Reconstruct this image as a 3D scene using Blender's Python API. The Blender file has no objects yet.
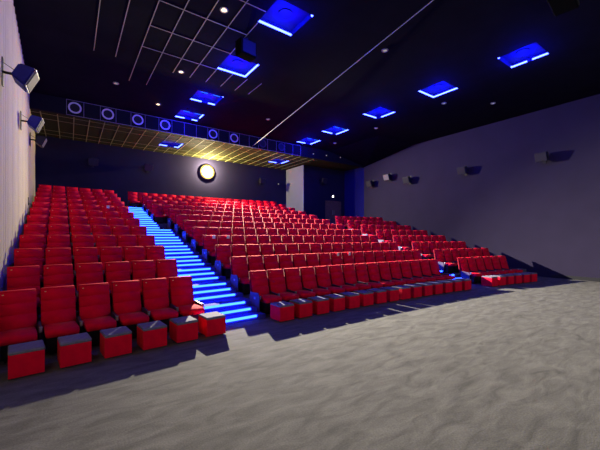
import bpy, bmesh, math, random
from mathutils import Vector, Matrix
random.seed(4)
PI = math.pi
C = bpy.context.scene.collection
scn = bpy.context.scene

# ------------------------------------------------------------------ materials
def mat(name, col, rough=0.8, metal=0.0, noise=None, bump=0.0, bscale=40, spec=0.3, sheen=0):
    m = bpy.data.materials.new(name); m.use_nodes = True
    nt = m.node_tree; N = nt.nodes; L = nt.links
    b = N['Principled BSDF']
    b.inputs['Base Color'].default_value = (*col, 1)
    b.inputs['Roughness'].default_value = rough
    b.inputs['Metallic'].default_value = metal
    b.inputs['Specular IOR Level'].default_value = spec
    tc = N.new('ShaderNodeTexCoord')
    if noise:
        sc, amt = noise
        n = N.new('ShaderNodeTexNoise'); n.inputs['Scale'].default_value = sc; n.inputs['Detail'].default_value = 5
        L.new(tc.outputs['Object'], n.inputs['Vector'])
        r = N.new('ShaderNodeMapRange')
        r.inputs['From Min'].default_value = 0.3; r.inputs['From Max'].default_value = 0.7
        r.inputs['To Min'].default_value = 1 - amt; r.inputs['To Max'].default_value = 1 + amt
        L.new(n.outputs['Fac'], r.inputs['Value'])
        v = N.new('ShaderNodeVectorMath'); v.operation = 'SCALE'
        v.inputs[0].default_value = col
        L.new(r.outputs['Result'], v.inputs['Scale'])
        L.new(v.outputs['Vector'], b.inputs['Base Color'])
    if bump:
        n2 = N.new('ShaderNodeTexNoise'); n2.inputs['Scale'].default_value = bscale; n2.inputs['Detail'].default_value = 3
        L.new(tc.outputs['Object'], n2.inputs['Vector'])
        bp = N.new('ShaderNodeBump'); bp.inputs['Strength'].default_value = bump; bp.inputs['Distance'].default_value = 0.02
        L.new(n2.outputs['Fac'], bp.inputs['Height']); L.new(bp.outputs['Normal'], b.inputs['Normal'])
    return m

def emit(name, col, s):
    m = bpy.data.materials.new(name); m.use_nodes = True
    nt = m.node_tree; nt.nodes.clear()
    e = nt.nodes.new('ShaderNodeEmission'); o = nt.nodes.new('ShaderNodeOutputMaterial')
    e.inputs['Color'].default_value = (*col, 1); e.inputs['Strength'].default_value = s
    nt.links.new(e.outputs[0], o.inputs[0]); return m

RED = mat('red_fabric', (0.80, 0.001, 0.03), 0.9, noise=(6, .10), bump=.15, bscale=150, spec=.12)
_b = RED.node_tree.nodes['Principled BSDF']
_b.inputs['Sheen Weight'].default_value = .12; _b.inputs['Sheen Roughness'].default_value = .35; _b.inputs['Sheen Tint'].default_value = (1, .35, .2, 1)
NAVY = mat('pad_fabric', (0.17, 0.155, 0.19), 0.9, noise=(20, .15))
BLACK = mat('black_frame', (0.012, 0.012, 0.016), 0.6)
SHELL = mat('black_back_shell', (0.03, 0.02, 0.025), 0.7)
SIDE = mat('red_fabric_side_shade', (0.17, 0.003, 0.012), 0.9, spec=.1)  # seat red darkened on the sides to mute light falling through the gaps
ARM = mat('armrest_vinyl', (0.05, 0.03, 0.06), 0.5)
STEEL = mat('grey_metal', (0.30, 0.31, 0.34), 0.35, 0.6)
BRASS = mat('brass_tag', (0.85, 0.6, 0.3), 0.35, 0.3)
PAPER = mat('paper', (0.85, 0.78, 0.68), 0.7)
TIER = mat('tier_carpet', (0.10, 0.10, 0.14), 0.95, noise=(10, .2))
STEPM = mat('stair_carpet', (0.045, 0.045, 0.36), 0.95, noise=(10, .15))  # blue glow of the step strips is mixed into this carpet colour
CEIL = mat('black_ceiling', (0.0055, 0.005, 0.013), 0.95, noise=(2, .15), spec=.03)
TILE = mat('dark_ceiling_tile', (0.030, 0.028, 0.032), 0.9, noise=(2, .15))
TBAR = mat('grid_metal', (0.46, 0.43, 0.30), 0.6, spec=.1)
SOFF = mat('pale_soffit_tile', (0.026, 0.028, 0.014), 0.95, spec=.05, noise=(3, .1))
SBAR = mat('pale_grid_bar', (0.24, 0.25, 0.13), 0.7, spec=.1)
BULK = mat('bulkhead_paint', (0.009, 0.009, 0.013), 0.9, spec=.1)
RINGM = mat('vent_ring', (0.62, 0.6, 0.66), 0.5)
WR = mat('right_wall_fabric', (0.028, 0.023, 0.048), 0.95, spec=.1, noise=(1.2, .06), bump=.1, bscale=60)
WB = mat('back_wall_fabric', (0.013, 0.012, 0.042), 0.95, spec=.1, noise=(1.5, .08))
WP = mat('pale_return_wall', (0.20, 0.22, 0.32), 0.9, noise=(1.5, .05))
WL = mat('beige_pleated_fabric', (0.60, 0.54, 0.36), 0.95, spec=.1, noise=(1.5, .05), bump=.25, bscale=70)
SPK = mat('speaker_cabinet', (0.012, 0.012, 0.03), 0.5)
GRILL = mat('speaker_grille', (0.16, 0.155, 0.17), 0.6, noise=(60, .3))
HUNG = mat('matt_black_box', (0.004, 0.004, 0.005), 0.95, spec=.03)
SPKG = mat('dark_grille', (0.022, 0.02, 0.03), 0.7)
DGRILL = mat('blue_black_grille', (0.012, 0.012, 0.22), 0.6, noise=(60, .3))
DOORM = mat('door_wood', (0.13, 0.07, 0.07), 0.6, noise=(8, .2))
BEAM_EDGE = mat('pale_beam_edge', (0.35, 0.35, 0.35), 0.6)
COFF = mat('coffer_blue_glow', (0.004, 0.004, 0.055), 0.7)  # blue LED glow put into the housing colour
CDISC = mat('coffer_disc', (0.003, 0.003, 0.02), 0.7)
LHALO = emit('lens_halo', (1.0, 0.62, 0.12), 2.5)
LEDB = emit('led_deep_blue', (0.002, 0.006, 1.0), 2.5)
LEDW = emit('led_blue_white', (0.05, 0.08, 1.0), 12)
LEDS = emit('led_step_blue', (0.008, 0.036, 1.0), 19)
BDOT = emit('aisle_lamp_blue', (0.1, 0.3, 1.0), 6)
WARM = emit('downlight_warm', (1.0, 0.72, 0.32), 4)
DIM = emit('downlight_dim', (0.8, 0.75, 0.8), .35)
LENS = emit('projector_lens', (1.0, 0.86, 0.40), 30)
SCREEN = emit('lit_screen', (0.86, 0.86, 1.0), 1.2)
EXITL = emit('door_lamp', (1.0, 0.9, 0.8), 5)

# grey floor carpet with brushed streaks
def floor_mat():
    m = mat('grey_carpet', (0.3, 0.3, 0.3), 0.95, spec=.1)
    nt = m.node_tree; N = nt.nodes; L = nt.links; b = N['Principled BSDF']
    tc = N.new('ShaderNodeTexCoord')
    mp = N.new('ShaderNodeMapping'); mp.inputs['Scale'].default_value = (.7, 2.2, 1); mp.inputs['Rotation'].default_value = (0, 0, .45)
    n1 = N.new('ShaderNodeTexNoise'); n1.inputs['Scale'].default_value = 2.6; n1.inputs['Detail'].default_value = 9; n1.inputs['Distortion'].default_value = .7
    n1.inputs['Roughness'].default_value = .62
    n2 = N.new('ShaderNodeTexNoise'); n2.inputs['Scale'].default_value = 55; n2.inputs['Detail'].default_value = 3
    L.new(tc.outputs['Object'], mp.inputs['Vector']); L.new(mp.outputs[0], n1.inputs['Vector']); L.new(tc.outputs['Object'], n2.inputs['Vector'])
    r = N.new('ShaderNodeValToRGB'); r.color_ramp.elements[0].position = .3; r.color_ramp.elements[1].position = .68
    r.color_ramp.elements[0].color = (.088, .085, .077, 1); r.color_ramp.elements[1].color = (.178, .171, .153, 1)
    L.new(n1.outputs['Fac'], r.inputs[0])
    mx = N.new('ShaderNodeMix'); mx.data_type = 'RGBA'; mx.blend_type = 'MULTIPLY'; mx.inputs['Factor'].default_value = .6
    r2 = N.new('ShaderNodeValToRGB'); r2.color_ramp.elements[0].position = .35; r2.color_ramp.elements[1].position = .65
    r2.color_ramp.elements[0].color = (.6, .6, .6, 1); r2.color_ramp.elements[1].color = (1, 1, 1, 1)
    L.new(n2.outputs['Fac'], r2.inputs[0])
    L.new(r.outputs[0], mx.inputs[6]); L.new(r2.outputs[0], mx.inputs[7]); L.new(mx.outputs[2], b.inputs['Base Color'])
    bp = N.new('ShaderNodeBump'); bp.inputs['Strength'].default_value = .14; bp.inputs['Distance'].default_value = .03
    ad = N.new('ShaderNodeMath'); ad.operation = 'ADD'
    L.new(n1.outputs['Fac'], ad.inputs[0]); L.new(n2.outputs['Fac'], ad.inputs[1])
    L.new(ad.outputs[0], bp.inputs['Height']); L.new(bp.outputs[0], b.inputs['Normal'])
    return m
FLOOR = floor_mat()

# ------------------------------------------------------------------ helpers
def NB(): return bmesh.new()
def box(bm, x0, x1, y0, y1, z0, z1, bev=0.0):
    vs = [bm.verts.new((x, y, z)) for z in (z0, z1) for y in (y0, y1) for x in (x0, x1)]
    fs = [(0,2,3,1), (4,5,7,6), (0,1,5,4), (2,6,7,3), (0,4,6,2), (1,3,7,5)]
    faces = [bm.faces.new([vs[i] for i in f]) for f in fs]
    if bev:
        es = list({e for f in faces for e in f.edges})
        bmesh.ops.bevel(bm, geom=es, offset=bev, segments=2, affect='EDGES', profile=.6)
    return vs
def profile(bm, pts, x0, x1, bev=0.0):
    """closed (y, z) outline swept along x"""
    a = [bm.verts.new((x0, y, z)) for y, z in pts]; b = [bm.verts.new((x1, y, z)) for y, z in pts]
    n = len(pts)
    f1 = bm.faces.new(a); f2 = bm.faces.new(list(reversed(b)))
    for i in range(n): bm.faces.new([a[(i+1) % n], a[i], b[i], b[(i+1) % n]])
    bmesh.ops.recalc_face_normals(bm, faces=bm.faces)
    if bev: bmesh.ops.bevel(bm, geom=list(f1.edges) + list(f2.edges), offset=bev, segments=2, affect='EDGES')
def cyl(bm, p0, p1, r0, r1=None, seg=20, caps=True):
    r1 = r0 if r1 is None else r1
    p0 = Vector(p0); p1 = Vector(p1); d = (p1 - p0); q = d.to_track_quat('Z', 'Y').to_matrix()
    A = [bm.verts.new(p0 + q @ Vector((r0*math.cos(t), r0*math.sin(t), 0))) for t in [2*PI*i/seg for i in range(seg)]]
    B = [bm.verts.new(p1 + q @ Vector((r1*math.cos(t), r1*math.sin(t), 0))) for t in [2*PI*i/seg for i in range(seg)]]
    for i in range(seg): bm.faces.new([A[i], A[(i+1) % seg], B[(i+1) % seg], B[i]])
    if caps: bm.faces.new(list(reversed(A))); bm.faces.new(B)
def ring(bm, c, r0, r1, d, axis='y', seg=32):
    c = Vector(c)
    def P(r, t, w):
        if axis == 'y': return c + Vector((r*math.cos(t), w, r*math.sin(t)))
        return c + Vector((r*math.cos(t), r*math.sin(t), w))
    for i in range(seg):
        t0 = 2*PI*i/seg; t1 = 2*PI*(i+1)/seg
        q = [bm.verts.new(P(r, t, w)) for (r, t, w) in
             [(r0,t0,0),(r1,t0,0),(r1,t1,0),(r0,t1,0),(r0,t0,d),(r1,t0,d),(r1,t1,d),(r0,t1,d)]]
        bm.faces.new([q[0],q[1],q[2],q[3]]); bm.faces.new([q[7],q[6],q[5],q[4]])
        bm.faces.new([q[1],q[5],q[6],q[2]]); bm.faces.new([q[0],q[3],q[7],q[4]])
    bmesh.ops.remove_doubles(bm, verts=bm.verts, dist=1e-5)
def obj(name, bm, m, parent=None, smooth=False, loc=None, rotz=0):
    bmesh.ops.recalc_face_normals(bm, faces=bm.faces)
    me = bpy.data.meshes.new(name); bm.to_mesh(me); bm.free()
    for mm in (m if isinstance(m, (list, tuple)) else [m]): me.materials.append(mm)
    if smooth:
        for p in me.polygons: p.use_smooth = True
    o = bpy.data.objects.new(name, me); C.objects.link(o)
    if parent: o.parent = parent
    if loc: o.location = loc
    o.rotation_euler.z = rotz
    return o
def tag(o, label, cat, group=None, kind=None):
    o['label'] = label; o['category'] = cat
    if group: o['group'] = group
    if kind: o['kind'] = kind
    return o
def thing(name, label, cat, loc=(0,0,0), rotz=0, group=None):
    o = bpy.data.objects.new(name, None); C.objects.link(o); o.empty_display_size = .1
    o.location = loc; o.rotation_euler = (0,0,rotz)
    return tag(o, label, cat, group)
def struct(name, bm, m, label=None):
    o = obj(name, bm, m); o['kind'] = 'structure'
    if label: o['label'] = label
    return o
def dup(root, loc, rotz, label, group=None, skip=()):
    r = root.copy(); C.objects.link(r); r.location = loc; r.rotation_euler = (0,0,rotz)
    r['label'] = label
    if group: r['group'] = group
    for ch in list(root.children):
        if ch.name.split('.')[0] in skip: continue
        c = ch.copy(); C.objects.link(c); c.parent = r
        for g in ch.children:
            d = g.copy(); C.objects.link(d); d.parent = c
    return r
ORD = ['zeroth','first','second','third','fourth','fifth','sixth','seventh','eighth','ninth','tenth','eleventh','twelfth','thirteenth','fourteenth','fifteenth','sixteenth','seventeenth','eighteenth','nineteenth']
TENS = {20:'twentieth',30:'thirtieth'}
def od(n):
    if n < 20: return ORD[n]
    t = n // 10 * 10
    return TENS[t] if n == t else {20:'twenty-',30:'thirty-'}[t] + ORD[n-t]

# ------------------------------------------------------------------ layout constants
R = 62.0; XC = 6.2
def arc(x): return -((x - XC)**2) / (2*R)
def turn(x): return (XC - x) / R
NR = 12; DY = 1.24; DZ = 0.325
YB = 22.9; YD = 18.0; ZC = 8.2; ZS = 7.58
XD = 14.9; YW = 20.4
def xl(y): return -(0.90 + 0.03*y)
def xr(y): return 18.72 + 0.022*y
def rowy(k, x): return 7.76 + DY*(k-1) + arc(x) + 0.04
def rowz(k): return DZ*(k-1)

# ------------------------------------------------------------------ room shell
YF = -6.0
bm = NB()
box(bm, -2.2, 20, YF-.1, YB+.2, -.2, 0)
struct('floor', bm, FLOOR)

# left wall: vertical pleats
bm = NB()
ys = [YF + i*0.045 for i in range(int((YB-YF)/0.045)+2)]
prev = None
for y in ys:
    a = (y*1.0/0.36) % 1.0
    d = 0.018*math.sin(2*PI*a) + 0.006*math.sin(2*PI*y/0.13)
    v = [bm.verts.new((xl(y)+d, y, 0)), bm.verts.new((xl(y)+d, y, ZC+.25))]
    if prev: bm.faces.new([prev[0], v[0], v[1], prev[1]])
    prev = v
o = struct('wall_left', bm, WL)
for p in o.data.polygons: p.use_smooth = True
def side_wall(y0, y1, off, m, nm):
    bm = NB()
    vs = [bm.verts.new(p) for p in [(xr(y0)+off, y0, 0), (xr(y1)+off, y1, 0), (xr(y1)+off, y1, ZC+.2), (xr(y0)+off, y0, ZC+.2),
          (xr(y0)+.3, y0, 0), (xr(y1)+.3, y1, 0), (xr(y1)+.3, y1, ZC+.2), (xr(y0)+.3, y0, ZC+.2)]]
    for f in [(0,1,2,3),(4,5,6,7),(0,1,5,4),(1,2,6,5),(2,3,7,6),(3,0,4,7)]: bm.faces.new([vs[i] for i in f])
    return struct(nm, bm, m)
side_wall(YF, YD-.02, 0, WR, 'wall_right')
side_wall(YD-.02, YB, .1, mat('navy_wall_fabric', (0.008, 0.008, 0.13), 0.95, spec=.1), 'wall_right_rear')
bm = NB(); box(bm, -2, XD+.2, YB, YB+.15, 0, ZC+.2)
struct('wall_back', bm, WB)
bm = NB(); box(bm, -2, 20, YF-.15, YF, 0, ZC+.2)
struct('wall_front', bm, BULK)
bm = NB(); box(bm, XD, XD+.2, YW+.2, YB, 0, ZC)
struct('wall_return', bm, WP)
# wall with the double doors
DX0, DX1, DZ0, DZ1 = 17.1, 18.85, 2.925, 4.94
bm = NB()
box(bm, XD, DX0, YW, YW+.2, 0, ZC); box(bm, DX1, xr(YW)+.1, YW, YW+.2, 0, ZC)
box(bm, DX0, DX1, YW, YW+.2, DZ1, ZC); box(bm, DX0, DX1, YW, YW+.2, 0, DZ0)
struct('wall_beside_door', bm, WB)
# pale end face of the return wall
bm = NB(); box(bm, XD-.03, XD+.02, YW-.01, YW+.22, 2.93, ZS-.01)
struct('trim_1', bm, WP)
# skirting along the right wall
bm = NB()
for y0, y1 in [(-5.9, 5.6)]:
    vs = [bm.verts.new(p) for p in [(xr(y0)-.03,y0,0),(xr(y1)-.03,y1,0),(xr(y1)-.03,y1,.16),(xr(y0)-.03,y0,.16),
          (xr(y0)+.01,y0,0),(xr(y1)+.01,y1,0),(xr(y1)+.01,y1,.16),(xr(y0)+.01,y0,.16)]]
    for f in [(0,1,2,3),(4,5,6,7),(3,2,6,7),(0,3,7,4),(1,2,6,5)]: bm.faces.new([vs[i] for i in f])
struct('baseboard_right', bm, BLACK)

# coffers
CX = [(4.42, 5.58), (12.12, 13.27)]
CY = [(4.0, 5.15), (7.15, 8.3), (10.35, 11.5), (13.65, 14.8), (16.25, 17.4)]
CS = (20.0, 21.1)
def holed(bm, x0, x1, y0, y1, z, xs, ysz, th=.06):
    bx = sorted({x0, x1, *[v for p in xs for v in p]}); by = sorted({y0, y1, *[v for p in ysz for v in p]})
    for i in range(len(bx)-1):
        for j in range(len(by)-1):
            cx = (bx[i]+bx[i+1])/2; cy = (by[j]+by[j+1])/2
            if any(a < cx < b for a, b in xs) and any(a < cy < b for a, b in ysz): continue
            box(bm, bx[i], bx[i+1], by[j], by[j+1], z, z+th)
bm = NB(); holed(bm, -2, 20, YF-.1, YB+.15, ZC, CX, CY)
struct('ceiling', bm, CEIL)
bm = NB(); holed(bm, -1.6, XD, YD+.12, YB, ZS, CX, [CS], .04); box(bm, XD, xr(YD)+.12, YD+.12, YW+.1, ZS, ZS+.04)
struct('ceiling_soffit', bm, SOFF)
# soffit grid bars
bm = NB()
x = -1.1
def inh(x, y): return any(a-.02 < x < b+.02 for a, b in CX) and CS[0]-.02 < y < CS[1]+.02
while x < XD - .02:
    if any(a < x < b for a, b in CX):
        box(bm, x-.018, x+.018, YD+.12, CS[0], ZS-.012, ZS); box(bm, x-.018, x+.018, CS[1], YB, ZS-.012, ZS)
    else: box(bm, x-.018, x+.018, YD+.12, YB, ZS-.012, ZS)
    x += .62
for y in (18.7, 19.5, 21.5, 22.3): box(bm, -1.5, XD, y-.012, y+.012, ZS-.011, ZS)
struct('trim_2', bm, SBAR, 'pale grid bars of the rear ceiling')
# bulkhead
bm = NB(); box(bm, -1.8, xr(YD)+.05, YD-.05, YD+.12, ZS-.10, ZC+.02)
struct('trim_3', bm, BULK, 'dark bulkhead across the back of the ceiling')
bm = NB()
for i in range(0, 21):
    x = -.14 + .65*i
    box(bm, x-.008, x+.008, YD-.062, YD-.05, ZS-.09, ZC-.01)
box(bm, -.14, 12.86, YD-.062, YD-.05, ZC-.03, ZC-.012); box(bm, -.14, 12.86, YD-.062, YD-.05, ZS-.1, ZS-.082)
struct('trim_4', bm, mat('frame_line', (.22, .2, .28), .6), 'thin square frames on the bulkhead face')
# sloped dark panel by the right wall
bm = NB()
A = [(15.5,13.3,ZC),(19.3,13.3,ZC),(19.3,YD-.05,ZC),(15.5,YD-.05,ZC),(19.3,YD-.05,ZS-.08),(15.5,YD-.05,ZC-.02)]
v = [bm.verts.new(p) for p in A]
bm.faces.new([v[0],v[1],v[4]]); bm.faces.new([v[0],v[4],v[5]]); bm.faces.new([v[1],v[2],v[4]]); bm.faces.new([v[2],v[3],v[5],v[4]]); bm.faces.new([v[0],v[3],v[2],v[1]]); bm.faces.new([v[0],v[5],v[3]])
struct('trim_5', bm, CEIL, 'sloping dark ceiling corner above the right wall')
# tiled front part of the ceiling: dark tiles + bars
bm = NB()
xs0 = [.64 + .632*i for i in range(10)]
yl = [10.27 - 1.24*i for i in range(9)] + [11.55]
yl.sort()
def bar(bm, x0, x1, y0, y1):
    for a, b in CX:
        for c, d in CY:
            if x1-x0 < y1-y0:     # runs along y
                if a-.01 < (x0+x1)/2 < b+.01 and y0 < d and y1 > c:
                    if c > y0: bar(bm, x0, x1, y0, c-.02)
                    if d < y1: bar(bm, x0, x1, d+.02, y1)
                    return
            else:
                if c-.01 < (y0+y1)/2 < d+.01 and x0 < b and x1 > a:
                    if a > x0: bar(bm, x0, a-.02, y0, y1)
                    if b < x1: bar(bm, b+.02, x1, y0, y1)
                    return
    box(bm, x0, x1, y0, y1, ZC-.012, ZC)
for x in xs0: bar(bm, x-.011, x+.011, .4 if x < 4.5 else 11.56, 14.4 if 1.5 < x < 2.6 else 12.75)
for y in yl: bar(bm, xs0[2], xs0[6], y-.010, y+.010)
struct('trim_6', bm, TBAR, 'metal grid bars of the tiled front ceiling')

# ------------------------------------------------------------------ tiers and stairs
def slab(bm, x0, x1, yf, yb, z0, z1, n=10):
    """slab whose front edge follows the curve of the rows"""
    top=[];
    prev=None
    for i in range(n+1):
        x = x0 + (x1-x0)*i/n
        y = yf + arc(x)
        y2 = yb if isinstance(yb, (int, float)) else yb(x)
        c = [bm.verts.new(p) for p in ((x,y,z0),(x,y,z1),(x,y2,z1),(x,y2,z0))]
        if prev:
            for j in range(4): bm.faces.new([prev[j], c[j], c[(j+1)%4], prev[(j+1)%4]])
        else: bm.faces.new(c)
        prev = c
    bm.faces.new(list(reversed(prev)))
TF = 7.93
def tier_front(k): return TF + DY*(k-2)
def ye(k):      # back edge of a tier = front of the next
    if k == NR: return YB
    return lambda x, k=k: tier_front(k+1) + arc(x)
for k in range(2, NR+1):
    z0 = 0 ; z1 = rowz(k)
    bm = NB(); slab(bm, -1.9, 2.37, tier_front(k), ye(k), z0, z1)
    xa = 3.87 if k < 9 else 3.3
    slab(bm, xa if k < 12 else 2.37, 12.95 if k > 9 else 12.95, tier_front(k), ye(k), z0, z1)
    if k < 9: slab(bm, 12.95, 19.0, tier_front(k), ye(k), z0, z1)
    if k == 9: slab(bm, 12.95, 19.15, tier_front(k), ye(k), z0, z1)
    if k > 9: slab(bm, 12.95, XD, tier_front(k), ye(k), z0, z1, 2)
    if k == 10: slab(bm, XD, 19.15, tier_front(k), YW, z0, z1, 4)
    o = struct('floor_tier', bm, TIER)

# left stairs
SY = [0, .32, .64]
n = 0
for k in range(1, NR):
    for s in range(3):
        yf = 6.86 + DY*(k-1) + SY[s] + .055
        z1 = DZ*(k-1) + DZ/3*(s+1)
        xa = 3.87 if k < 8 else 3.3
        nxt = 6.86 + DY*(k-1) + (SY[s+1] if s < 2 else DY) + .055
        bm = NB()
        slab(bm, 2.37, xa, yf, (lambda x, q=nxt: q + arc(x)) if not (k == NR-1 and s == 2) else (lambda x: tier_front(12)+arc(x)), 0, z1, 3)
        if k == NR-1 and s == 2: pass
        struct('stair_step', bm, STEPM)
        # LED strip set into the nosing
        n += 1
        xe = 3.62 if k < 8 else 3.27
        bm = NB(); 
        pts = [(2.43, yf+arc(2.43)), (xe, yf+arc(xe))]
        v = []
        for (px, py) in pts:
            v.append([bm.verts.new(q) for q in ((px,py-.018,z1-.038),(px,py-.018,z1+.008),(px,py+.034,z1+.008),(px,py+.028,z1-.001),(px,py-.001,z1-.018))])
        for j in range(5): bm.faces.new([v[0][j], v[0][(j+1)%5], v[1][(j+1)%5], v[1][j]])
        bm.faces.new(v[0]); bm.faces.new(list(reversed(v[1])))
        tag(obj('step_light_strip', bm, LEDS), 'glowing blue strip on the %s step of the wide left stairs, counted upward' % od(n), 'light strip', 'glowing strips on the left stairs')

# right aisle half steps with short glowing strips
n = 0
for k in range(1, 9):
    xa = 12.97 if k > 1 else 12.45
    xb = 13.60 + .08*(k-1)
    bm = NB()
    slab(bm, xa, xb, tier_front(k+1)-.64, lambda x, k=k: tier_front(k+1)+arc(x), rowz(k), rowz(k)+DZ/3, 3)
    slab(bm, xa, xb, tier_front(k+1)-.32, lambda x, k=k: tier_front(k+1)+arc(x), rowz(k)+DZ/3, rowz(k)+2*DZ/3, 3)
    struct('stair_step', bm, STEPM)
    for s in range(3):
        yf = tier_front(k+1) - .64 + .32*s; z1 = rowz(k) + DZ/3*(s+1)
        n += 1
        bm = NB(); v = []
        for px in (xa+.05, xb-.05):
            py = yf + arc(px)
            v.append([bm.verts.new(q) for q in ((px,py-.018,z1-.038),(px,py-.018,z1+.008),(px,py+.034,z1+.008),(px,py+.028,z1-.001),(px,py-.001,z1-.018))])
        for j in range(5): bm.faces.new([v[0][j], v[0][(j+1)%5], v[1][(j+1)%5], v[1][j]])
        bm.faces.new(v[0]); bm.faces.new(list(reversed(v[1])))
        tag(obj('step_light_strip', bm, LEDS), 'short glowing blue strip on the %s step of the narrow right aisle, counted upward' % od(n), 'light strip', 'glowing strips in the right aisle')

# ------------------------------------------------------------------ seats
def back_pts():
    # padded panels, slightly bulged
    # front surface in three padded panels, bottom to top
    F = []
    y0, z0, y1, z1 = -.185, .40, 0, 1.035
    d = Vector((y1-y0, z1-z0)); nrm = Vector((-d.y, d.x)).normalized()   # toward -y
    for p in range(3):
        for t, b in ((0.0, -.016), (.05, .0), (.5, .005), (.95, .0), (1.0, -.016)):
            if t == 1.0 and p < 2: continue
            u = (p + t) / 3
            if p == 0: u = .40*t
            elif p == 1: u = .40 + .30*t
            else: u = .70 + .30*t
            if p == 2 and t == 1.0: b = -.012
            q = Vector((y0, z0)) + d*u + nrm*b
            F.append((q.x, q.y))
    return F + [(.0, 1.035), (.035, 1.050), (.08, 1.055), (.088, 1.045), (-.03, .36), (-.13, .36)]
def make_seat():
    t = thing('theater_seat', 'x', 'seat')
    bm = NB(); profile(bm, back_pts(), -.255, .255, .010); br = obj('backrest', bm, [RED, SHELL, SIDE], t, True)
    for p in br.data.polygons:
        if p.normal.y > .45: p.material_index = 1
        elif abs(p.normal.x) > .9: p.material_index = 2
    bm = NB()
    profile(bm, [(-.80,.33),(-.82,.39),(-.81,.43),(-.77,.45),(-.45,.45),(-.20,.435),(-.17,.40),(-.17,.34),(-.45,.33),(-.74,.33)], -.230, .230, .012)
    obj('seat_cushion', bm, RED, t, True)
    bm = NB(); box(bm, -.2, .2, -.66, -.14, .06, .33, .02); box(bm, -.16, .16, -.58, -.2, 0, .06)
    obj('seat_base', bm, BLACK, t)
    a = make_arm(t, -.2815)
    bm = NB(); box(bm, -.2, -.175, -.017, -.011, .975, 1.0); tg = obj('number_tag', bm, BRASS, t)
    return t
def make_arm(t, x):
    bm = NB()
    profile(bm, [(-.52,.10),(-.54,.43),(-.52,.475),(-.20,.50),(-.12,.49),(-.14,.10)], x-.022, x+.022, .006)
    a = obj('armrest', bm, ARM, t)
    bm = NB(); cyl(bm, (x, -.582, .40), (x, -.582, .48), .026, seg=14, caps=False); ring(bm, (x, -.582, .475), .020, .028, .012, 'z', 14)
    bmesh.ops.translate(bm, verts=bm.verts, vec=(0,0,0))
    obj('cup_holder', bm, STEEL, a, True)
    return a
seat0 = make_seat()
endarm_src = make_arm(None, .2815)
for o in (endarm_src,): pass
endcup = endarm_src.children[0]
def seat_label(block, k, i, nn):
    row = 'front row' if k == 1 else ('back row' if k == 12 else '%s row up' % od(k))
    pos = {'left': 'from the pale wall', 'middle': 'from the wide stairs', 'right': 'from the narrow aisle'}[block]
    return 'red cinema seat, %s %s, %s of the %s block' % (od(i+1), pos, row, block)
ALL = []
for k in range(1, NR+1):
    for i in range(6): ALL.append(('left', k, i, 6, 2.37 - .027*(k-1) - .567*(5-i+.5)))
    n_, x0 = (15, 3.87) if k == 1 else ((16, 3.87) if k < 9 else ((17, 3.307) if k < 12 else (18, 2.74)))
    for i in range(n_): ALL.append(('middle', k, i, n_, x0 + .563*(i+.5)))
    if k <= 8:
        n_, x0 = (6, 13.64) if k == 1 else (7, 13.72 + .075*(k-1))
        for i in range(n_): ALL.append(('right', k, i, n_, x0 + .567*(i+.5)))
far = [s for s in ALL if s[0] == 'middle' and (s[1] == 12 or (s[1] == 11 and s[2] >= 12))]
near = [s for s in ALL if s not in far]
print('SEATS', len(ALL), len(near), len(far))
first = True
for (b, k, i, nn, x) in near:
    loc = (x, rowy(k, x), rowz(k)); rz = turn(x); lab = seat_label(b, k, i, nn); g = 'red cinema seats in the stepped rows'
    if first:
        s = seat0; s.location = loc; s.rotation_euler.z = rz; s['label'] = lab; s['group'] = g; first = False
    else: s = dup(seat0, loc, rz, lab, g)
    if i == nn-1:
        a = endarm_src.copy(); C.objects.link(a); a.parent = s
        c = endcup.copy(); C.objects.link(c); c.parent = a
# the rest of the seats, farthest back, as one object
bm = NB()
src = [ch.data for ch in seat0.children]
for (b, k, i, nn, x) in far:
    M = Matrix.Translation((x, rowy(k, x), rowz(k))) @ Matrix.Rotation(turn(x), 4, 'Z')
    for me in src:
        idx = {'red_fabric':0}.get(me.materials[0].name, 1)
        tmp = bmesh.new(); tmp.from_mesh(me); tmp.transform(M)
        for f in tmp.faces: f.material_index = idx
        m2 = bpy.data.meshes.new('t'); tmp.to_mesh(m2); tmp.free(); bm.from_mesh(m2); bpy.data.meshes.remove(m2)
o = obj('theater_seats', bm, [RED, ARM])
tag(o, 'remaining distant red seats along the very back of the middle block', 'seats', 'red cinema seats in the stepped rows', 'stuff')
bpy.data.objects.remove(endcup); bpy.data.objects.remove(endarm_src)

# aisle end panels of the rows with small blue lamps are part of the seating rows: purple side panels
n = 0
for (blk, x, name) in (('middle', 3.845, 'left'),):
    for k in range(1, 9):
        n += 1
        bm = NB(); profile(bm, [(-.66,0),(-.68,.50),(-.62,.58),(-.22,.56),(-.1,.12),(-.1,0)], -.02, .0, .006)
        p = thing('row_end_panel', 'dark side panel closing the %s row of the middle block at the wide stairs' % od(k), 'panel', (3.80, rowy(k, 3.80), rowz(k)), turn(3.80), 'row end panels beside the wide stairs')
        obj('panel', bm, ARM, p)
        bm = NB(); box(bm, -.026, -.02, -.5, -.42, .40, .46); obj('badge', bm, STEEL, p)

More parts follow.
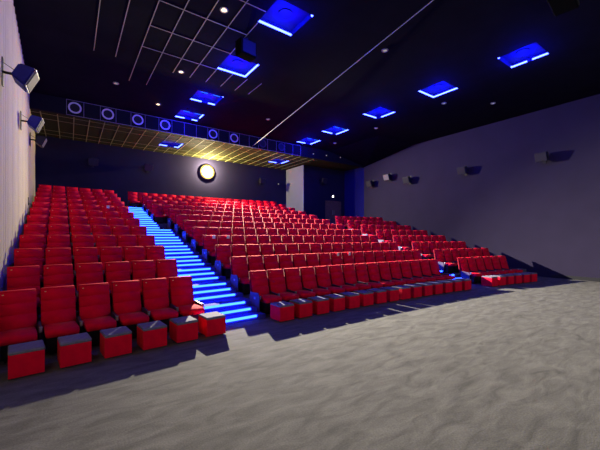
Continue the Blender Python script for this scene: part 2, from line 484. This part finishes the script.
# footrests
def make_foot():
    t = thing('footrest', 'x', 'footrest')
    bm = NB(); box(bm, -.20, .20, -.22, .22, .02, .345, .010); obj('body', bm, RED, t)
    bm = NB(); profile(bm, [(-.222,.347),(-.222,.372),(-.20,.39),(.20,.39),(.222,.372),(.222,.347)], -.202, .202, .01); obj('top_pad', bm, NAVY, t)
    bm = NB(); box(bm, -.15, .15, -.15, .15, 0, .02); obj('foot', bm, BLACK, t)
    return t
foot0 = make_foot(); first = True
for (b, k, i, nn, x) in ALL:
    if k != 1: continue
    th = turn(x); c, s = math.cos(th), math.sin(th)
    loc = (x + 1.19*s + {'left': .09 + .022*i, 'middle': -.06 + .008*i, 'right': -.12}[b], rowy(1, x) - 1.24*c, 0)
    pos = {'left': 'from the pale wall', 'middle': 'from the wide stairs', 'right': 'from the narrow aisle'}[b]
    lab = 'red cube footrest with dark top, %s %s, before the %s block' % (od(i+1), pos, b)
    g = 'red footrests in front of the first row'
    if first: foot0.location = loc; foot0.rotation_euler.z = th; foot0['label'] = lab; foot0['group'] = g; first = False
    else: dup(foot0, loc, th, lab, g)

# paper cards clipped on a few seat tops
for (k, x, dx, lab) in ((4, 3.87+.281, .13, 'small cream card on the aisle seat, fourth row up of the middle block'),
                    (4, 3.87+.844, .13, 'small cream card on the second seat from the stairs, fourth row up'),
                    (2, 3.87+.563*7.5, .05, 'small cream card on the eighth seat, second row up of the middle block'),
                    (2, 3.87+.563*8.5, .05, 'small cream card on the ninth seat, second row up of the middle block'),
                    (8, 2.37-.189-.567*1.5, 0, 'small white card on a seat high up in the left block')):
    bm = NB(); box(bm, dx-.055, dx+.055, -.052, -.045, .93, 1.05)
    tag(obj('reserved_card', bm, PAPER, loc=(x, rowy(k,x), rowz(k)), rotz=turn(x)), lab, 'card', 'cards on seat backs')

# ------------------------------------------------------------------ ceiling coffers with blue LED strips
F1 = [(0, 1)]
SEG = {(0,1): (F1, [(.94,1)], 0), (0,2): (F1, F1, 0), (0,3): ([(0,.45),(.72,1)], [(.93,1)], 1), (0,4): ([(0,.42),(.75,1)], [(.4,1)], 1),
       (1,0): ([(0,.07),(.94,1)], [(0,.42),(.57,1)], 0), (1,1): (F1, F1, 0), (1,2): ([(0,.86)], [(.2,1)], 0), (1,3): ([(0,.7)], F1, 1), (1,4): ([(0,.62)], F1, 1),
       (0,5): ([(0,.4),(.78,1)], F1, 0), (1,5): ([(0,.6)], F1, 0)}
REFL = emit('reflection_mid_blue', (0.03, 0.25, 1.0), 1.0)
def coffer(cx, cy, z, w, d, key, label):
    segs_far, segs_right, inner = SEG[key]
    t = thing('ceiling_light', label, 'ceiling light', (cx, cy, z), 0, 'square blue ceiling lights')
    h = .16; a = w/2; b = d/2
    bm = NB()
    box(bm, -a, a, -b, b, h, h+.02)
    box(bm, -a-.01, -a+.002, -b, b, 0, h); box(bm, a-.002, a+.01, -b, b, 0, h)
    box(bm, -a, a, -b-.01, -b+.002, 0, h); box(bm, -a, a, b-.002, b+.01, 0, h)
    obj('housing', bm, COFF, t)
    for p, q in segs_far:
        p = -a + .01 + p*(w-.02); q = -a + .01 + q*(w-.02)
        bm = NB(); box(bm, p, q, b-.05, b-.004, .002, .045); obj('light_strip', bm, LEDW, t)
    for p, q in segs_right:
        p, q = b - .05 - q*(d-.06), b - .05 - p*(d-.06)
        bm = NB(); box(bm, a-.05, a-.004, p, q, .002, .045); obj('light_strip', bm, LEDW, t)
    bm = NB(); box(bm, -a+.02, a-.02, -b+.004, -b+.012, .06, .08); obj('light_strip', bm, LEDB, t)
    bm = NB(); box(bm, -a+.004, -a+.012, -b+.02, b-.02, .06, .08); obj('light_strip', bm, LEDB, t)
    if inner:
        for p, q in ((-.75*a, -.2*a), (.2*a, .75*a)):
            bm = NB(); box(bm, p, q, -b+.10, -b+.14, .004, .02); obj('strip_reflection', bm, REFL, t)  # emissive bars painting the dim reflection of the strips
    bm = NB(); cyl(bm, (0,0,h-.03), (0,0,h), .20, .20, 24); obj('round_diffuser', bm, CDISC, t)
    return t
cnt = 0
where = ['nearest the screen', 'second from the screen', 'third from the screen', 'fourth from the screen', 'fifth from the screen']
for ci, (xa, xb) in enumerate(CX):
    for cj, (ya, yb) in enumerate(CY):
        if ci == 0 and cj == 0: continue
        coffer((xa+xb)/2, (ya+yb)/2, ZC, xb-xa, yb-ya, (ci, cj),
            'square blue glowing ceiling light, %s, in the %s line' % (where[cj], ('left','right')[ci]))
        L = bpy.data.lights.new('coffer_halo_fill', 'POINT'); L.color = (.002, .006, 1); L.energy = 210; L.shadow_soft_size = .2  # unseen point lamp added below the coffer for its halo and blue fill
        lo = bpy.data.objects.new('coffer_halo_fill', L); lo.location = ((xa+xb)/2, (ya+yb)/2, ZC-.18); C.objects.link(lo)
    xa2, xb2 = CX[ci]
    coffer((xa2+xb2)/2, (CS[0]+CS[1])/2, ZS, xb2-xa2, CS[1]-CS[0], (ci, 5), 'square blue glowing light in the low rear ceiling, %s' % ('left of the projector', 'by the pale corner')[ci])
    L = bpy.data.lights.new('coffer_halo_fill', 'POINT'); L.color = (.002, .006, 1); L.energy = 60; L.shadow_soft_size = .2  # same added halo lamp under the low rear ceiling
    lo = bpy.data.objects.new('coffer_halo_fill', L); lo.location = ((xa2+xb2)/2, (CS[0]+CS[1])/2, ZS-.18); C.objects.link(lo)

# round vents on the bulkhead
for i, (x, s) in enumerate(((.17,1),(1.47,1),(2.77,1),(4.07,1),(6.67,1),(7.97,1),(9.9,.7),(11.3,.7))):
    t = thing('round_vent', 'pale ring vent on the dark bulkhead, %s from the left wall' % od(i+1), 'vent', (x, YD-.05, 7.85), 0, 'ring vents along the bulkhead')
    bm = NB(); ring(bm, (0,-.03,0), .19, .255, .03); obj('ring', bm, RINGM if s == 1 else ARM, t)
    bm = NB(); cyl(bm, (0,-.012,0), (0,0,0), .19, seg=24); obj('duct_opening', bm, BLACK, t)

# small downlights: (x, y, z, bright, label)
def px(u, v, z):      # point of the ceiling seen at a given place of the view
    Z = (z-2)*322/(236-v); X = (u-300)/322*Z
    return (.814*X + .5807*Z, -.5807*X + .814*Z)
DL = [(224,9.5,1,'bright warm downlight between the tile bars near the top of the view'),
      (181,71.5,1,'warm downlight at the rear edge of the tiled ceiling'),
      (158,104,1,'warm downlight beside the blue light above the bulkhead'),
      (116,83,0,'faint downlight on the black ceiling at far left'),
      (385,50,0,'faint small ceiling lamp right of the pale beam edge'),
      (444,103,0,'faint small ceiling lamp under the second right blue light'),
      (493,103,0,'faint small ceiling lamp nearest the right wall'),
      (268,119,0,'faint small ceiling lamp left of the pale beam edge'),
      (376,128,0,'faint small ceiling lamp in front of the third right blue light'),
      (335,143,0,'faint small ceiling lamp beside the fourth right blue light'),
      (369,143,0,'faint small ceiling lamp closest to the right back corner')]
for i, (u, v, w, lab) in enumerate(DL):
    x, y = px(u, v, ZC)
    t = thing('downlight', lab, 'ceiling light', (x, y, ZC-.012), 0, 'small round downlights')
    bm = NB(); ring(bm, (0,0,-.015), .07, .11, .03, 'z', 20); obj('trim_ring', bm, STEEL, t)
    bm = NB(); cyl(bm, (0,0,-.003), (0,0,.01), .07, seg=18); obj('bulb', bm, WARM if w else DIM, t)
    if w:
        L = bpy.data.lights.new('downlight_glow', 'POINT'); L.color = (1,.75,.4); L.energy = 1.0; L.shadow_soft_size = .05
        lo = bpy.data.objects.new('downlight_glow', L); lo.location = (x, y, ZC-.12); C.objects.link(lo)
for i, (u, v) in enumerate(((313,154),(326,155.6),(340,157.6),(353,159))):
    th = math.atan((u-300)/322) + math.radians(35.5); x = (YD-.05)*math.tan(th)
    Z = .814*(YD-.05) + .5807*x; z = 2 + (236-v)*Z/322
    t = thing('bulkhead_spot', 'tiny spotlight on the bulkhead above the door wall, %s from left' % od(i+1), 'spotlight', (x, YD-.05, z), 0, 'tiny spotlights on the bulkhead')
    bm = NB(); cyl(bm, (0,-.05,0), (0,0,0), .05, seg=14); obj('casing', bm, ARM, t)
    bm = NB(); cyl(bm, (0,-.056,0), (0,-.05,0), .035, seg=14); obj('bulb', bm, DIM, t)

# black box speakers hung from the ceiling
def hung(u, v, w, d, h, lab):
    x, y = px(u, v, ZC)
    t = thing('ceiling_speaker', lab, 'speaker', (x, y, ZC-.012), .1)
    bm = NB(); box(bm, -w/2, w/2, -d/2, d/2, -h-.12, -.12, .03); obj('cabinet', bm, HUNG, t)
    bm = NB(); box(bm, -w/2+.05, w/2-.05, -d/2-.02, -d/2, -h-.08, -.16); obj('grille', bm, BLACK, t)
    bm = NB(); box(bm, -.05, .05, -.05, .05, -.13, 0); obj('bracket', bm, BLACK, t)
hung(246, 38, .56, .36, .48, 'black box speaker hanging from the ceiling beside the tiles')
hung(563, -6, .9, .5, .15, 'black box hanging from the ceiling at the top right')

# thin solid rod standing in for the projector beam's edge
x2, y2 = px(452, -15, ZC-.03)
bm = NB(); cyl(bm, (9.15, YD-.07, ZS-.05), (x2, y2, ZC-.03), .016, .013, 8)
tag(obj('beam_edge', bm, BEAM_EDGE), 'long thin pale edge of the projector beam across the black ceiling to the bulkhead', 'beam_edge')

# ------------------------------------------------------------------ wall speakers
def wspeaker(loc, rz, tilt, lab, grille=GRILL, s=1.0, cabm=None):
    """speaker on a bracket; local -y is out of the wall"""
    t = thing('wall_speaker', lab, 'speaker', loc, rz, 'surround speakers on the walls')
    bm = NB(); box(bm, -.07*s, .07*s, -.02, 0, -.33*s, .33*s, .005); obj('mounting_plate', bm, SPK, t)
    bm = NB(); cyl(bm, (0,-.02,0), (0,-.24*s,0), .03*s, seg=10); cyl(bm, (0,-.02,.22*s), (0,-.3*s,.05*s), .006, seg=6); obj('bracket_arm', bm, BLACK, t)
    bm = NB()
    M = Matrix.Translation((0,-.40*s,-.02)) @ Matrix.Rotation(tilt, 4, 'X')
    vs = [(-.24,.17,-.16),(.24,.17,-.16),(.29,-.15,-.25),(-.29,-.15,-.25),(-.24,.17,.18),(.24,.17,.18),(.29,-.15,.25),(-.29,-.15,.25)]
    v = [bm.verts.new(Vector(p)*s) for p in vs]
    fs = [bm.faces.new([v[i] for i in f]) for f in [(0,1,2,3),(4,7,6,5),(0,3,7,4),(1,5,6,2),(0,4,5,1),(3,2,6,7)]]
    bmesh.ops.bevel(bm, geom=list(bm.edges), offset=.03*s, segments=2, affect='EDGES')
    bm.transform(M); cab = obj('cabinet', bm, cabm or SPK, t)
    bm = NB(); box(bm, -.25*s, .25*s, -.185*s, -.155*s, -.21*s, .21*s, .012); bm.transform(M); obj('grille', bm, grille, t)
    bm = NB(); box(bm, -.27*s, .27*s, -.17*s, -.148*s, -.235*s, .235*s, .008); bm.transform(M); obj('grille_frame', bm, STEEL if grille is SPKG and cabm else SPK, t)
    return t
# left wall (outwards = +x)  -> rotate so local -y points to +x
RL = PI/2 - .03
for (y, z, g, lab, tl) in ((8.9, 5.36, SPKG, 'large black speaker on the pale left wall, nearest and highest in view', .45),
                      (13.3, 5.62, SPKG, 'black speaker on the pale left wall, second from the front', .4),
                      (18.0, 6.15, GRILL, 'small far speaker on the left wall with light grille', .4)):
    wspeaker((xl(y)+.03, y, z), RL, tl, lab, g, .88, DGRILL if g is SPKG else SPK)
RRr = -PI/2 - .02
for (y, z, lab) in ((5.85, 5.85, 'grey-fronted speaker on the right wall, nearest the screen'),
                    (9.75, 5.85, 'grey-fronted speaker on the right wall, second from the screen'),
                    (13.6, 5.85, 'speaker on the right wall, middle one of the rear three'),
                    (15.3, 6.3, 'light-fronted speaker on the right wall, highest of the rear three'),
                    (17.0, 6.05, 'dark speaker on the right wall right by the back corner')):
    wspeaker((xr(y), y, z), RRr, .35, lab, GRILL if y > 15 and y < 16 else SPKG, .92)
wspeaker((1.1, YB, 6.4), 0, .3, 'dark speaker high on the back wall at far left', SPK, .9)
wspeaker((4.1, YB, 6.45), 0, .3, 'dark speaker on the back wall left of the projector', SPK, .9)
wspeaker((12.4, YB, 6.4), 0, .3, 'dark speaker on the back wall right of the projector', SPK, .9)
wspeaker((16.65, YW, 6.5), 0, .3, 'dark speaker on the wall left of the double door', SPK, .9)

# ------------------------------------------------------------------ door, lamps
bm = NB(); box(bm, DX0, DX0+.07, YW-.03, YW+.05, DZ0, DZ1); box(bm, DX1-.07, DX1, YW-.03, YW+.05, DZ0, DZ1); box(bm, DX0, DX1, YW-.03, YW+.05, DZ1-.07, DZ1)
fr = struct('door_1', bm, DOORM)
for j in range(2):
    bm = NB(); xa = DX0+.08 + j*.80; box(bm, xa, xa+.79, YW+.01, YW+.06, DZ0+.01, DZ1-.08, .005)
    lf = obj('door_leaf', bm, DOORM, fr)
    bm = NB(); hx = xa + (.70 if j == 0 else .06); cyl(bm, (hx, YW-.04, 3.8), (hx, YW-.04, 4.15), .014, seg=8); box(bm, hx-.01, hx+.01, YW-.04, YW+.012, 3.82, 3.84); box(bm, hx-.01, hx+.01, YW-.04, YW+.012, 4.1, 4.12)
    obj('door_handle', bm, STEEL, lf)
t = thing('exit_lamp', 'small bright white lamp above the double door', 'lamp', (17.9, YW, 5.3))
bm = NB(); box(bm, -.16, .16, -.05, 0, -.1, .1, .01); obj('casing', bm, BLACK, t)
bm = NB(); cyl(bm, (0,-.07,0), (0,-.05,0), .085, seg=16); obj('bulb', bm, EXITL, t)
t = thing('wall_lamp', 'tiny pale lamp on the back wall near the pale corner', 'lamp', (14.1, YB, 6.33))
bm = NB(); box(bm, -.07, .07, -.04, 0, -.07, .07, .01); obj('casing', bm, BLACK, t)
bm = NB(); cyl(bm, (0,-.055,0), (0,-.04,0), .045, seg=12); obj('bulb', bm, DIM, t)
t = thing('aisle_lamp', 'small glowing blue lamp low beside the pale corner wall', 'lamp', (XD, 22.45, 3.94))
bm = NB(); box(bm, -.05, .004, -.14, .14, -.06, .06, .01); obj('casing', bm, BLACK, t)
bm = NB(); box(bm, -.06, -.05, -.12, .12, -.05, .05); obj('lens', bm, BDOT, t)
L = bpy.data.lights.new('aisle_lamp_light', 'POINT'); L.color = (.01, .05, 1); L.energy = 8; L.shadow_soft_size = .05
lo = bpy.data.objects.new('aisle_lamp_light', L); lo.location = (XD-.15, 22.45, 3.94); C.objects.link(lo)
t = thing('wall_hook', 'small dark bracket low on the pale left wall', 'bracket', (xl(16.8)+.03, 16.8, 3.35), RL)
bm = NB(); box(bm, -.05, .05, -.02, 0, -.12, .2, .005); obj('plate', bm, SPK, t)
bm = NB(); cyl(bm, (0,-.02,-.05), (0,-.12,-.05), .03, seg=10); obj('knob', bm, STEEL, t)

# ------------------------------------------------------------------ projector
PX, PZ = 8.03, 6.62
t = thing('projector', 'blazing yellow-white projector lens glowing on the back wall', 'projector', (PX, YB-.02, PZ))
bm = NB(); cyl(bm, (0,-.14,0), (0,0,0), .50, .54, 40); obj('lens_barrel', bm, STEEL, t)
bm = NB(); ring(bm, (0,-.16,0), .38, .50, .02, seg=40); obj('halo_ring', bm, LHALO, t)  # emissive ring paints the yellow glow spreading around the lens
bm = NB(); bmesh.ops.create_uvsphere(bm, u_segments=32, v_segments=16, radius=.385)
bm.transform(Matrix.Translation((0,-.15,0)) @ Matrix.Diagonal((1,.35,1,1))); obj('lens', bm, LENS, t, True)
L = bpy.data.lights.new('projector_light', 'POINT'); L.color = (1, .80, .34); L.energy = 1500; L.shadow_soft_size = .05
lo = bpy.data.objects.new('projector_light', L); lo.location = (PX, YB-.60, PZ+.22); C.objects.link(lo)

L = bpy.data.lights.new('projector_beam', 'SPOT'); L.color = (1, .92, .74); L.energy = 80000; L.shadow_soft_size = .07
L.spot_size = math.radians(72); L.spot_blend = 1.0
lo = bpy.data.objects.new('projector_beam', L); lo.location = (PX, YB-.5, PZ+.40); C.objects.link(lo)
lo.rotation_euler = (Vector((9.8, 9.2, 0.0)) - Vector((PX, YB-.5, PZ))).to_track_quat('-Z', 'Y').to_euler()

L = bpy.data.lights.new('left_wall_fill', 'SPOT'); L.color = (1, .86, .60); L.energy = 7000; L.shadow_soft_size = .07  # extra spot added to brighten the left wall
L.spot_size = math.radians(62); L.spot_blend = 1.0
lo = bpy.data.objects.new('left_wall_fill', L); lo.location = (PX, YB-.5, PZ+.40); C.objects.link(lo)
lo.rotation_euler = (Vector((-1.2, 9.0, 2.5)) - Vector((PX, YB-.5, PZ))).to_track_quat('-Z', 'Y').to_euler()

L = bpy.data.lights.new('right_wall_fill', 'SPOT'); L.color = (1, .88, .66); L.energy = 7500; L.shadow_soft_size = .07  # extra spot added to lift the right wall
L.spot_size = math.radians(62); L.spot_blend = 1.0
lo = bpy.data.objects.new('right_wall_fill', L); lo.location = (PX, YB-.5, PZ+.3); C.objects.link(lo)
lo.rotation_euler = (Vector((18.9, 11.5, 2.0)) - Vector((PX, YB-.5, PZ))).to_track_quat('-Z', 'Y').to_euler()

# ------------------------------------------------------------------ cinema screen behind the viewpoint
t = thing('cinema_screen', 'large lit cinema screen on the front wall facing the seats', 'screen', (11.2, YF+.2, 0))
bm = NB(); box(bm, -6.6, 6.6, -.02, 0, 1.5, 7.4); obj('screen_surface', bm, SCREEN, t)
bm = NB(); box(bm, -6.8, 6.8, -.1, -.02, 1.3, 7.6); obj('screen_frame', bm, BLACK, t)

# ------------------------------------------------------------------ world, camera
w = bpy.data.worlds.new('world'); scn.world = w; w.use_nodes = True
w.node_tree.nodes['Background'].inputs[0].default_value = (.01, .01, .03, 1)
w.node_tree.nodes['Background'].inputs[1].default_value = .3
cam = bpy.data.cameras.new('camera'); co = bpy.data.objects.new('camera', cam); C.objects.link(co)
cam.sensor_width = 36; cam.lens = 322/600*36; cam.shift_y = 11/600; cam.clip_end = 200; cam.clip_start = .05
co.location = (0, 0, 2.0); co.rotation_euler = (PI/2, 0, -math.radians(35.5))
scn.camera = co
scn.view_settings.view_transform = 'Standard'; scn.view_settings.look = 'None'
scn.view_settings.gamma = 1; scn.view_settings.use_curve_mapping = False; scn.view_settings.exposure = 0.22
